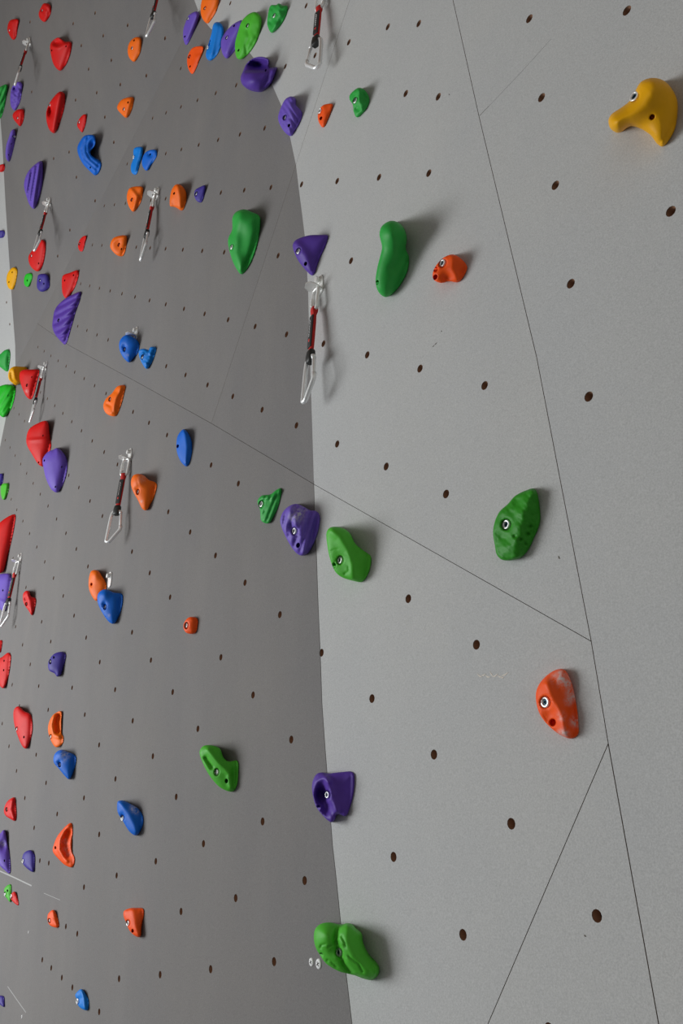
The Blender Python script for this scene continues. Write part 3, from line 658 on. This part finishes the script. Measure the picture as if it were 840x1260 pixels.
H('slim blue hold with a wavy face beside a second blue hold', 'sky',
  '165,182.5 175,181 175.5,187.5 172.5,200 167,215 162,212.5 161,204 164,195', [(164.6, 193.4)], [], [('r', [(173, 183), (168, 198), (166, 213)], 2.2, .05), ('g', 167, 190, 2, 4, -.05)], dome=0.4)
H('blue heart-shaped hold with a pocket beside the slim blue hold', 'blue',
  '179,187.5 187.5,184 192.5,185 193,191 187.5,201 180.5,210 176,206 174.5,197.5', [], [(184.8, 190)], [('g', 184.6, 190, 3, 3, -.10)], dome=0.45)
# --- upper-left facet and far-left edge
H('small knobbly red hold at the top of the wall', 'red', '54,4 61,5.5 63,11 61,20 55,27 50,24 47.5,17.5 50,10', [(52, 12.6)], [], [('n', 8, .03), ('r', [(57, 6), (57, 25)], 3, .05)], dome=0.45)
H('small red half-moon hold above a quickdraw', 'red', '12.5,25 22.5,24 22,33 19,47.5 16,49 11,42 9,35', [(11.6, 37)], [], [('r', [(14, 26), (15, 38), (17, 48)], 2.2, .05)], dome=0.4)
H('large red hold with a scooped notch in its top', 'red', '62,54 66,49 72,46 76,48.5 79,51 87.5,52 87.5,62 81,80 74,87 67,81 62.5,67', [], [(81.2, 57), (63.6, 62)], [('g', 70, 52, 6, 4.5, -.14), ('r', [(64, 57), (71, 58.5), (80, 54)], 2, .03)], dome=0.5)
H('large red rugby-ball hold with a big oval pocket', 'red', '74,112.5 79,115 80,127 75,147 67,164 61,160 57,147 57.5,135 64,122', [(61.4, 129)], [(72, 152)], [('g', 61.5, 137, 3, 6.5, -.16), ('r', [(73, 116), (69, 138), (66, 160)], 4.5, .05)], dome=0.45)
H('thin red sliver hold above the blue horseshoe hold', 'red', '102.5,141 106,141 106,150 101,163 99,161 95,155 96,149', [(97.6, 150)], [], [], dome=0.45)
H('pitted purple hold with a dark pocket under a quickdraw', 'purple', '15,107 22,100.5 27,102.5 27,112 24,127 18,136 14,132 12.5,120', [], [], [('g', 17.5, 109, 2.4, 3.4, -.16), ('n', 7, .035)], dome=0.45)
H('small red hold directly under the pitted purple hold', 'red', '16,140 22.5,134.5 29,135 29.5,145 25,155.5 21,152 16,145', [(21.8, 145)], [], [('r', [(24, 136), (24, 153)], 2.6, .06)], dome=0.42)
H('ribbed green hold sticking out from the far wall edge', 'green', '-5,112 0,107 8.5,104 8,118 4,137 0,146 -6,142 -9,128', [], [], [('w', 25, 5, .05)], dome=0.45)
H('long thin purple hold along the far wall edge', 'purple', '14,161 17.5,159 19,167 16,185 11,199 7.5,195 7.5,180 10.5,170', [(16.4, 167.4)], [(14, 177), (10.6, 190.5)], [], dome=0.45)
H('tiny red hold on the pale strip above a tiny indigo one', 'red', '-2,204 5,202 6,206 4,211 0,211.5 -4,208', [], [], [], dome=0.4)
H('ribbed purple shell hold above a quickdraw', 'purple', '51,198 53,207.5 52,227.5 46,250 42,257 37.5,254 32,240 29.5,227.5 32.5,215 40,205', [], [], [('w', 8, 5.2, .04), ('r', [(50, 202), (45, 225), (42, 252)], 5, .05)], dome=0.42)
H('tiny red splinter hold beside the fan-shaped orange hold', 'red', '100,292.5 106,290 104.5,300 101,309.5 97.5,308 96,301', [(97.8, 300)], [], [], dome=0.4)
H('rounded red hold touched by a hanging carabiner', 'red', '51,295 55.5,297.5 56,310 51,330 46,334 37.5,327.5 35,316 40,307.5', [(38.8, 314.6)], [(47.6, 324)], [], dome=0.5)
H('narrow yellow hold on the border of the pale strip', 'yellow', '16,329 21,331 20.5,342.5 16,356 11,355 8,346 9.5,336', [], [(15, 335), (11, 347)], [], dome=0.45)
H('tiny green hold between the yellow and purple holds', 'lime', '32.5,337 39.5,337 39,345 34.5,353 30.5,351 29.5,344', [], [(33.6, 345)], [], dome=0.42)
H('small purple cube-like hold with two finger pits', 'indigo', '47.5,338 57.5,337.5 61,345 60,355 51,359 46,355 46,342.5', [(49.3, 345)], [(54, 349)], [('g', 49, 346, 2, 3, -.05)], dome=0.45)
H('red trapezoid hold resting above the big ribbed purple shell', 'red', '77.5,339 86,335.5 96,332.5 97,337.5 90,357.5 81,367 77.5,362.5 76,350', [], [(79.6, 345), (90.4, 338.6)], [], dome=0.4)
H('tiny indigo hold on the pale strip at the far wall edge', 'indigo', '-2,284 5,284 6,287.5 4,292 -2,292.5 -6,288', [], [], [], dome=0.4)
H('big ribbed purple shell hold at the end of the horizontal seam', 'violet', '99.5,359 98,370 93,384 88,402 80,424 75,420 68,412 64.5,403 65,393 68,380 78,369 90,362', [(72, 394)], [], [('w', 62, 8, .03), ('r', [(97, 361), (84, 385), (76, 415)], 6, .04)], dome=0.4)
H('plain dark green hold on the pale strip above the yellow jug', 'green', '-3,438 0,436 5.7,431 10.5,430 12.4,433 12.5,440 11.5,448 9.5,457 6.5,456.5 2,453 -3,449 -6,444', [], [], [('g', 11, 444, 2, 7, -.06)], dome=0.5)
H('yellow jug half hidden behind the flat-topped red hold', 'yellow', '12.4,454 17,451 24,451 33,452.5 34,458 30,470 24,472 19.5,474 15,471 11,467 10,461', [], [], [('r', [(13, 458), (14, 467), (20, 474)], 1.4, -.04), ('r', [(17, 456), (19, 466), (24, 471)], 1.6, .05)], dome=0.3, height=0.12)
H('flat-topped red hold overlapping a yellow jug', 'red', '24.8,457.6 29.5,454.8 38,454.6 47.6,454.8 48.5,456.7 45.7,469 42,484 38,491.5 33.3,489 28.6,480.5 25.2,471 23.8,464', [(33.2, 474)], [(39.2, 464)], [], dome=0.48, chalk=[(32.8, 481.5, 1.6, .8)])
H('bright green layered hold at the far wall edge under the yellow jug', 'lime', '-4,477 0,475 7.6,473 16,474.5 19,477.5 18.5,486 15,500 12,506 4,513.5 0,511 -5,505 -9,490', [], [(10, 486.5)], [('w', 35, 6, .014)], dome=0.45, height=0.085)
H('large red fin hold partly covered by a purple hold', 'red', '57.5,518 61,535 62.8,550 58,563 53,574 48,572 40,560 33,547 32.5,538 36,528 46,521', [], [(53, 536), (47.5, 569)], [('r', [(34, 542), (50, 541), (61, 540)], 2.2, .02)], dome=0.42)
H('purple pear-shaped hold overlapping the large red fin hold', 'purple', '52.5,565 59,556 66,553 70,551 75,554 82,564 83,575 80,590 75,601 70,606 64,603 57,590 54,578', [], [(68.2, 599), (76, 574.5), (54.6, 566.6)], [], dome=0.55)
H('tiny blue-violet hold at the far wall edge above a tiny green one', 'indigo', '-3,584 3.5,583 4,590 2,596 -3,598 -6,590', [], [], [], dome=0.4)
H('tiny green hold at the far wall edge above the large red fang', 'leaf', '2.5,596 10.5,595 11,601 7.5,612 4,615 1,607.5', [], [], [('r', [(8, 597), (6, 612)], 2, .06)], dome=0.4)
H('large red fang-shaped hold at the far wall edge', 'red', '18.5,633 18,646 11,678 3,704 -3,705 -8,690 -9,665 -4,648 6,638', [], [], [], dome=0.4)
H('smooth purple hold with a finger pit beside a quickdraw', 'purple', '-5,709 0,706.5 11.4,706 13.5,708.4 14,719 11.4,736 7,751 4.4,752.5 0,748.6 -5,738 -8,722', [], [(3.6, 726.4)], [('r', [(-4, 738), (4, 741), (12, 738)], 2, .02)], dome=0.45)
H('small hooked red hold like a heart beside a quickdraw', 'red', '28.8,730 32.3,726.8 35.8,727.6 38,733.8 43.7,736 44.5,739 42.8,748.6 39.3,757.3 35,751 29.7,743.4 28,736.4', [(32.6, 743.4)], [], [('r', [(31, 736), (32, 743)], 1.6, -.08), ('r', [(34, 730), (37, 742), (39, 754)], 2.4, .05)], dome=0.45)
H('tiny red hold cut by the far wall edge above a pitted red one', 'red', '-3,789 2.5,788 2.3,795 0,803 -4,800 -6,794', [], [], [], dome=0.4)
H('pitted narrow red hold at the far wall edge', 'red', '-3,812 3,808 10,803 13,805 12.5,820 9,837.5 4,847 0,844 -5,833 -6,820', [], [(4.6, 824.6), (5, 813)], [], dome=0.42)
H('smooth red hold with a notched shoulder beside the orange crescent', 'red', '17.5,872.5 22.5,869 30,875 37.5,879 40,890 39,905 32.5,921 29,920 22.5,907.5 17,887.5', [(20.8, 896.8)], [(29.5, 907)], [], dome=0.5)
H('small red hold with a folded face above a long purple hold', 'red', '5,995 10,985 18,981 19.5,987.5 19,1010 12.5,1007.5 6,1002.5', [(8.3, 996)], [], [('r', [(15, 984), (13, 996), (17, 1008)], 2.2, .07)], dome=0.4)
H('long purple hold with a chalked dip ending at the pale sealed joint', 'purple', '-4,1029 0,1026 5,1021 9,1037.5 12.5,1057.5 12,1075 5,1070 0,1065 -6,1050', [], [(5.6, 1059)], [('g', 4, 1040, 4, 6, -.07)], dome=0.42, chalk=[(3.5, 1038, 3.5, .6)])
H('dark indigo button-like hold beside the orange boat-shaped jug', 'indigo', '27.5,1055 30,1049 37.5,1046 42,1050 43,1062.5 41,1073 35,1070 28,1062.5', [(28.6, 1059.5)], [], [], dome=0.5)
H('tiny green hold touching a tiny red one below the sealed joint', 'leaf', '6,1092.5 13,1088 14,1097.5 12.5,1110 9,1106 5.5,1101', [(6.6, 1100)], [(9.3, 1096)], [], dome=0.42)
H('tiny red hold touching a tiny green one below the sealed joint', 'red', '14,1100 17.5,1097 21,1102.5 22.5,1114 17.5,1111 13,1105', [(14.2, 1103)], [], [], dome=0.42)
H('tiny purple hold low at the far wall edge', 'indigo', '-3,1225 0,1225 4.5,1226 5.5,1232.5 5,1239 0,1236 -4,1232', [], [], [], dome=0.4)


# ------------------------------------------------------------------ quickdraws on their hangers
def ring_plate(pts, holes, th):
    """flat plate outline (x, y) with round holes, th thick, standing on z = 0"""
    V = [Vector(p) for p in pts]; n = len(V); E = [(i, (i + 1) % n) for i in range(n)]
    for (x, y, r) in holes:
        o = len(V); V += [Vector((x + r * math.cos(k * math.pi / 6), y + r * math.sin(k * math.pi / 6))) for k in range(12)]
        E += [(o + k, o + (k + 1) % 12) for k in range(12)]
    rv, _, rf, _, _, _ = delaunay_2d_cdt(V, E, [], 0, 1e-7)
    P = np.array([tuple(v) for v in rv]); T = np.array(rf); cen = P[T].mean(1); ok = in_poly(cen, pts)
    for (x, y, r) in holes: ok &= np.hypot(cen[:, 0] - x, cen[:, 1] - y) > r * 0.9
    T = T[ok]; a, b, c = P[T[:, 0]], P[T[:, 1]], P[T[:, 2]]
    cr = (b[:, 0] - a[:, 0]) * (c[:, 1] - a[:, 1]) - (b[:, 1] - a[:, 1]) * (c[:, 0] - a[:, 0]); T[cr < 0] = T[cr < 0][:, ::-1]
    v = [(p[0], p[1], th) for p in P] + [(p[0], p[1], 0) for p in P]; N = len(P); f = [tuple(t) for t in T] + [tuple(int(i) + N for i in t[::-1]) for t in T]
    cnt = {}
    for t in T:
        for i in range(3): cnt.setdefault(frozenset((int(t[i]), int(t[(i + 1) % 3]))), []).append((int(t[i]), int(t[(i + 1) % 3])))
    for e in cnt.values():
        if len(e) == 1: i, j = e[0]; f.append((j, i, N + i, N + j))
    return v, f
def oval(rx_, ry_, cy, n=20): return [(rx_ * math.cos(2 * math.pi * k / n), cy + ry_ * math.sin(2 * math.pi * k / n)) for k in range(n)]
pv, pf = ring_plate([(0.0145 * math.cos(t), 0.0145 * math.sin(t)) for t in np.linspace(0, math.pi, 11)] + [(-0.0145, -0.024), (-0.011, -0.036), (0, -0.041), (0.011, -0.036), (0.0145, -0.024)], [], 0.003)
H_PLATE = mesh_of('hanger_plate', pv, pf, False, [STEEL])
nv, nf = lathe([(0.0105, 0.003), (0.0105, 0.0045), (0.0085, 0.005), (0.0085, 0.012), (0.0072, 0.0135), (0.0001, 0.0138)], 6)
wv, wf = lathe([(0.0112, 0.003), (0.0112, 0.005), (0.0092, 0.0052)], 18)
H_NUT = mesh_of('hanger_bolt', nv + wv, nf + [tuple(i + len(nv) for i in f) for f in wf], False, [STEEL])
ep = [(-0.0125, 0.0), (0.0125, 0.0), (0.0155, 0.012), (0.0165, 0.024), (0.013, 0.036), (0.0, 0.042), (-0.013, 0.036), (-0.0165, 0.024), (-0.0155, 0.012)]
ev, ef = ring_plate(ep, [(0, 0.0135, 0.0085)], 0.0035)
H_EAR = mesh_of('hanger_eye', ev, ef, False, [STEEL])
def make_hanger(px, label, group, eye=True):
    pl = plane_of(px); P = pl.at([px])[0]
    root = bpy.data.objects.new('bolt_hanger', None); COL.objects.link(root); root.empty_display_size = 0.03
    root.matrix_world = frame_matrix(pl, P)
    tag(root, label, 'bolt hanger', group)
    link('hanger_plate', H_PLATE, None, root); link('hanger_bolt', H_NUT, None, root)
    # the eye is bent out from the lower end of the plate
    e = link('hanger_eye', H_EAR, None, root, (0, -0.029, 0.0), (math.radians(80), 0, 0))
    if not eye: bpy.data.objects.remove(e)
    return pl, P
EYE_OUT, EYE_DN = 0.0125, 0.0300

# parts of one quickdraw, hanging from (0, 0, 0); +x is the side of the spine
lk = rounded([(0.0125, 0, 0.006), (0.0125, 0, -0.060), (-0.0125, 0, -0.060), (-0.0125, 0, 0.006)], 0.0125, 7)
LINK = mesh_of('quick_link', *tube(lk, 0.0045, 8, True), True, [STEEL])
NUT = mesh_of('sleeve_nut', *[[(x * 1.0 + 0.0125, y, z) for x, y, z in lathe([(0.0046, -0.042), (0.0064, -0.041), (0.0064, -0.020), (0.0046, -0.019)], 6)[0]], lathe([(1, 0), (1, 0), (1, 0), (1, 0)], 6)[1]], False, [STEEL])
def strap(zs, ws, ts, mat, name, oy=0.0, ox=0.0):
    v, f = [], []
    for z, w, t in zip(zs, ws, ts):
        for k in range(12):
            a = 2 * math.pi * k / 12; cx = math.copysign(abs(math.cos(a)) ** 0.45, math.cos(a)); cy = math.copysign(abs(math.sin(a)) ** 0.45, math.sin(a))
            v.append((cx * w + ox, cy * t + oy, z))
    for i in range(len(zs) - 1):
        for k in range(12): f.append((12 * i + k, 12 * i + 12 + k, 12 * i + 12 + (k + 1) % 12, 12 * i + (k + 1) % 12))
    f += [tuple(range(12)), tuple(12 * (len(zs) - 1) + k for k in range(11, -1, -1))]
    return mesh_of(name, v, f, True, [mat])
SLING = strap([-0.054, -0.058, -0.066, -0.078, -0.10, -0.14, -0.172, -0.184, -0.198, -0.212], [0.0075, 0.008, 0.008, 0.008, 0.008, 0.008, 0.008, 0.0075, 0.0075, 0.007],
              [0.007, 0.0078, 0.0074, 0.0042, 0.0048, 0.0048, 0.0045, 0.0042, 0.0062, 0.006], RED_W, 'sling')
SLEEVE = strap([-0.080, -0.083, -0.13, -0.172, -0.175], [0.0082, 0.0086, 0.0086, 0.0086, 0.0082], [0.0015, 0.0019, 0.0019, 0.0019, 0.0015], BLACK_W, 'sleeve', oy=0.0056)
wl = [(0.0012 * math.sin(i * 1.9) + 0.001 * math.sin(i * 0.83) + 0.0008, 0.0079, -0.092 - 0.0011 * i) for i in range(48)]
LETTER = mesh_of('lettering', *tube(wl, 0.00062, 5), True, [WHITE])
lg, lgf = lathe([(0.0034, 0.0), (0.0030, 0.0006), (0.0004, 0.0007)], 10)
LOGO = mesh_of('logo', [(x, 0.0073 + z, -0.155 + y * 1.5) for x, y, z in lg], lgf, True, [REDP])
KEEP = strap([-0.182, -0.186, -0.193, -0.200, -0.210, -0.217, -0.219], [0.0085, 0.0105, 0.0112, 0.0118, 0.0118, 0.0100, 0.008], [0.006, 0.0078, 0.0082, 0.0088, 0.0088, 0.0078, 0.006], RUBBER, 'keeper')
bp = [(0.019, 0, -0.203), (0.0205, 0, -0.250), (0.0225, 0, -0.318), (0.010, 0, -0.322), (-0.027, 0, -0.272), (-0.0245, 0, -0.262)]
bpath = rounded([(0.000, 0, -0.2045), (0.016, 0, -0.2045), (0.0195, 0, -0.225), (0.0215, 0, -0.318), (0.008, 0, -0.320), (-0.0275, 0, -0.275), (-0.0255, 0, -0.262)], 0.0085, 6, closed=False)
bpath2 = rounded([(0.000, 0, -0.2045), (-0.014, 0, -0.2045), (-0.0185, 0, -0.216)], 0.008, 5, closed=False)
c1v, c1f = tube(bpath, [0.0058] * len(bpath), 8, False, (0, 1, 0)); c2v, c2f = tube(bpath2, 0.0055, 8, False, (0, 1, 0))
CARAB = mesh_of('carabiner', c1v + c2v, c1f + [tuple(i + len(c1v) for i in f) for f in c2f], True, [ALU])
GATE = mesh_of('gate', *tube([(-0.0180, 0, -0.213), (-0.0185, 0, -0.217), (-0.0245, 0, -0.262), (-0.0252, 0, -0.266)], [0.0034, 0.0046, 0.0046, 0.0036], 8), True, [ALU])

def make_draw(px, yaw, label, hlabel, flip=False, tilt=0.0):
    pl, P = make_hanger(px, hlabel, 'steel bolt hangers on the wall')
    eye = P + pl.out * EYE_OUT - pl.up * (EYE_DN + 0.004)
    root = bpy.data.objects.new('quickdraw', None); COL.objects.link(root); root.empty_display_size = 0.03
    oh = pl.out.copy(); oh[2] = 0; base = math.atan2(oh[1], oh[0])
    root.location = eye; root.scale = (1, 1, 0.95); root.rotation_euler = (0, math.radians(tilt), base + math.radians(yaw))
    tag(root, label, 'quickdraw', 'quickdraws hanging from the wall')
    lo = link('quick_link', LINK, None, root); link('sleeve_nut', NUT, None, lo)
    link('sling', SLING, None, root); sl = link('sleeve', SLEEVE, None, root)
    if flip: sl.rotation_euler = (0, 0, math.pi)
    link('lettering', LETTER, None, sl); link('logo', LOGO, None, sl)
    link('keeper', KEEP, None, root)
    cb = link('carabiner', CARAB, None, root); link('gate', GATE, None, cb)
    return root
DRAWS = [
    ((393.5, 346), -96, 'red sling quickdraw hanging below the wedge-shaped purple hold at the paint edge', 'steel hanger just under the wedge-shaped purple hold'),
    ((160.5, 557), -57, 'red sling quickdraw beside the smooth orange hold with a bulging top', 'steel hanger above and beside the smooth bulging orange hold'),
    ((194.0, 235), -96, 'red sling quickdraw hanging between two orange holds', 'steel hanger between two orange holds'),
    ((57.2, 448), -94, 'red sling quickdraw close beside the flat-topped red hold', 'steel hanger beside the flat-topped red hold'),
    ((36.0, 49.5), -97, 'red sling quickdraw hanging above the pitted purple hold', 'steel hanger beside the red hold with a scooped top'),
    ((26.0, 684.5), -70, 'red sling quickdraw beside the small hooked red hold', 'steel hanger above the small hooked red hold'),
    ((60.5, 246), -82, 'red sling quickdraw whose carabiner hangs onto a rounded red hold', 'steel hanger beside the ribbed purple shell hold'),
    ((398.5, -13), 105, 'red sling quickdraw on the light paint, beside the long panel seam', 'steel hanger above the quickdraw on the light paint'),
    ((198.5, -25), -84, 'red sling quickdraw above the egg-shaped orange hold', 'steel hanger above the egg-shaped orange hold'),
]
for px, yaw, lb, hl in DRAWS: make_draw(px, yaw, lb, hl, flip=yaw > 0)
make_hanger((168, 407), 'empty steel hanger behind the blue hold with a pocket', 'steel bolt hangers on the wall')
make_hanger((136, 709), 'empty steel hanger half hidden behind the orange and blue pair of holds', 'steel bolt hangers on the wall', eye=False)

# ------------------------------------------------------------------ two cross-head screws beside the big green hold
hv, hf = lathe([(0.0062, 0.0), (0.0060, 0.0010), (0.0045, 0.0018), (0.0003, 0.0022)], 16)
SCREW = mesh_of('screw', hv, hf, True, [WHITE])
cb_ = bmesh.new()
for a in (0.5, 0.5 + math.pi / 2):
    mm = Matrix.Rotation(a, 4, 'Z') @ Matrix.Translation((0, 0, 0.0020)) @ Matrix.Diagonal((0.0058, 0.0012, 0.0006, 1))
    bmesh.ops.create_cube(cb_, size=1.0, matrix=mm)
CROSS = bm_mesh('cross_recess', cb_, False); CROSS.materials.append(BACK)
for px, s in (((383.2, 1183.8), 1.15), ((392.3, 1186), 1.4), ((27, 1251), 0.8), ((35, 1147), 0.6)):
    P = MAIN.at([px])[0]; o = link('screw', SCREW, None); o.matrix_world = frame_matrix(MAIN, P) @ Matrix.Scale(s, 4)
    big = px[0] > 300
    tag(o, {383.2: 'smaller white cross-head screw, second from the two-lobed green hold', 392.3: 'larger white cross-head screw right beside the two-lobed green hold', 27: 'tiny pale screw head below the short slanted sealed line', 35: 'tiny pale screw head beside the small angular orange hold'}[px[0]], 'screw',
        'pair of cross-head screws by the green hold' if big else 'pale screws low on the wall')
    link('cross_recess', CROSS, None, o)
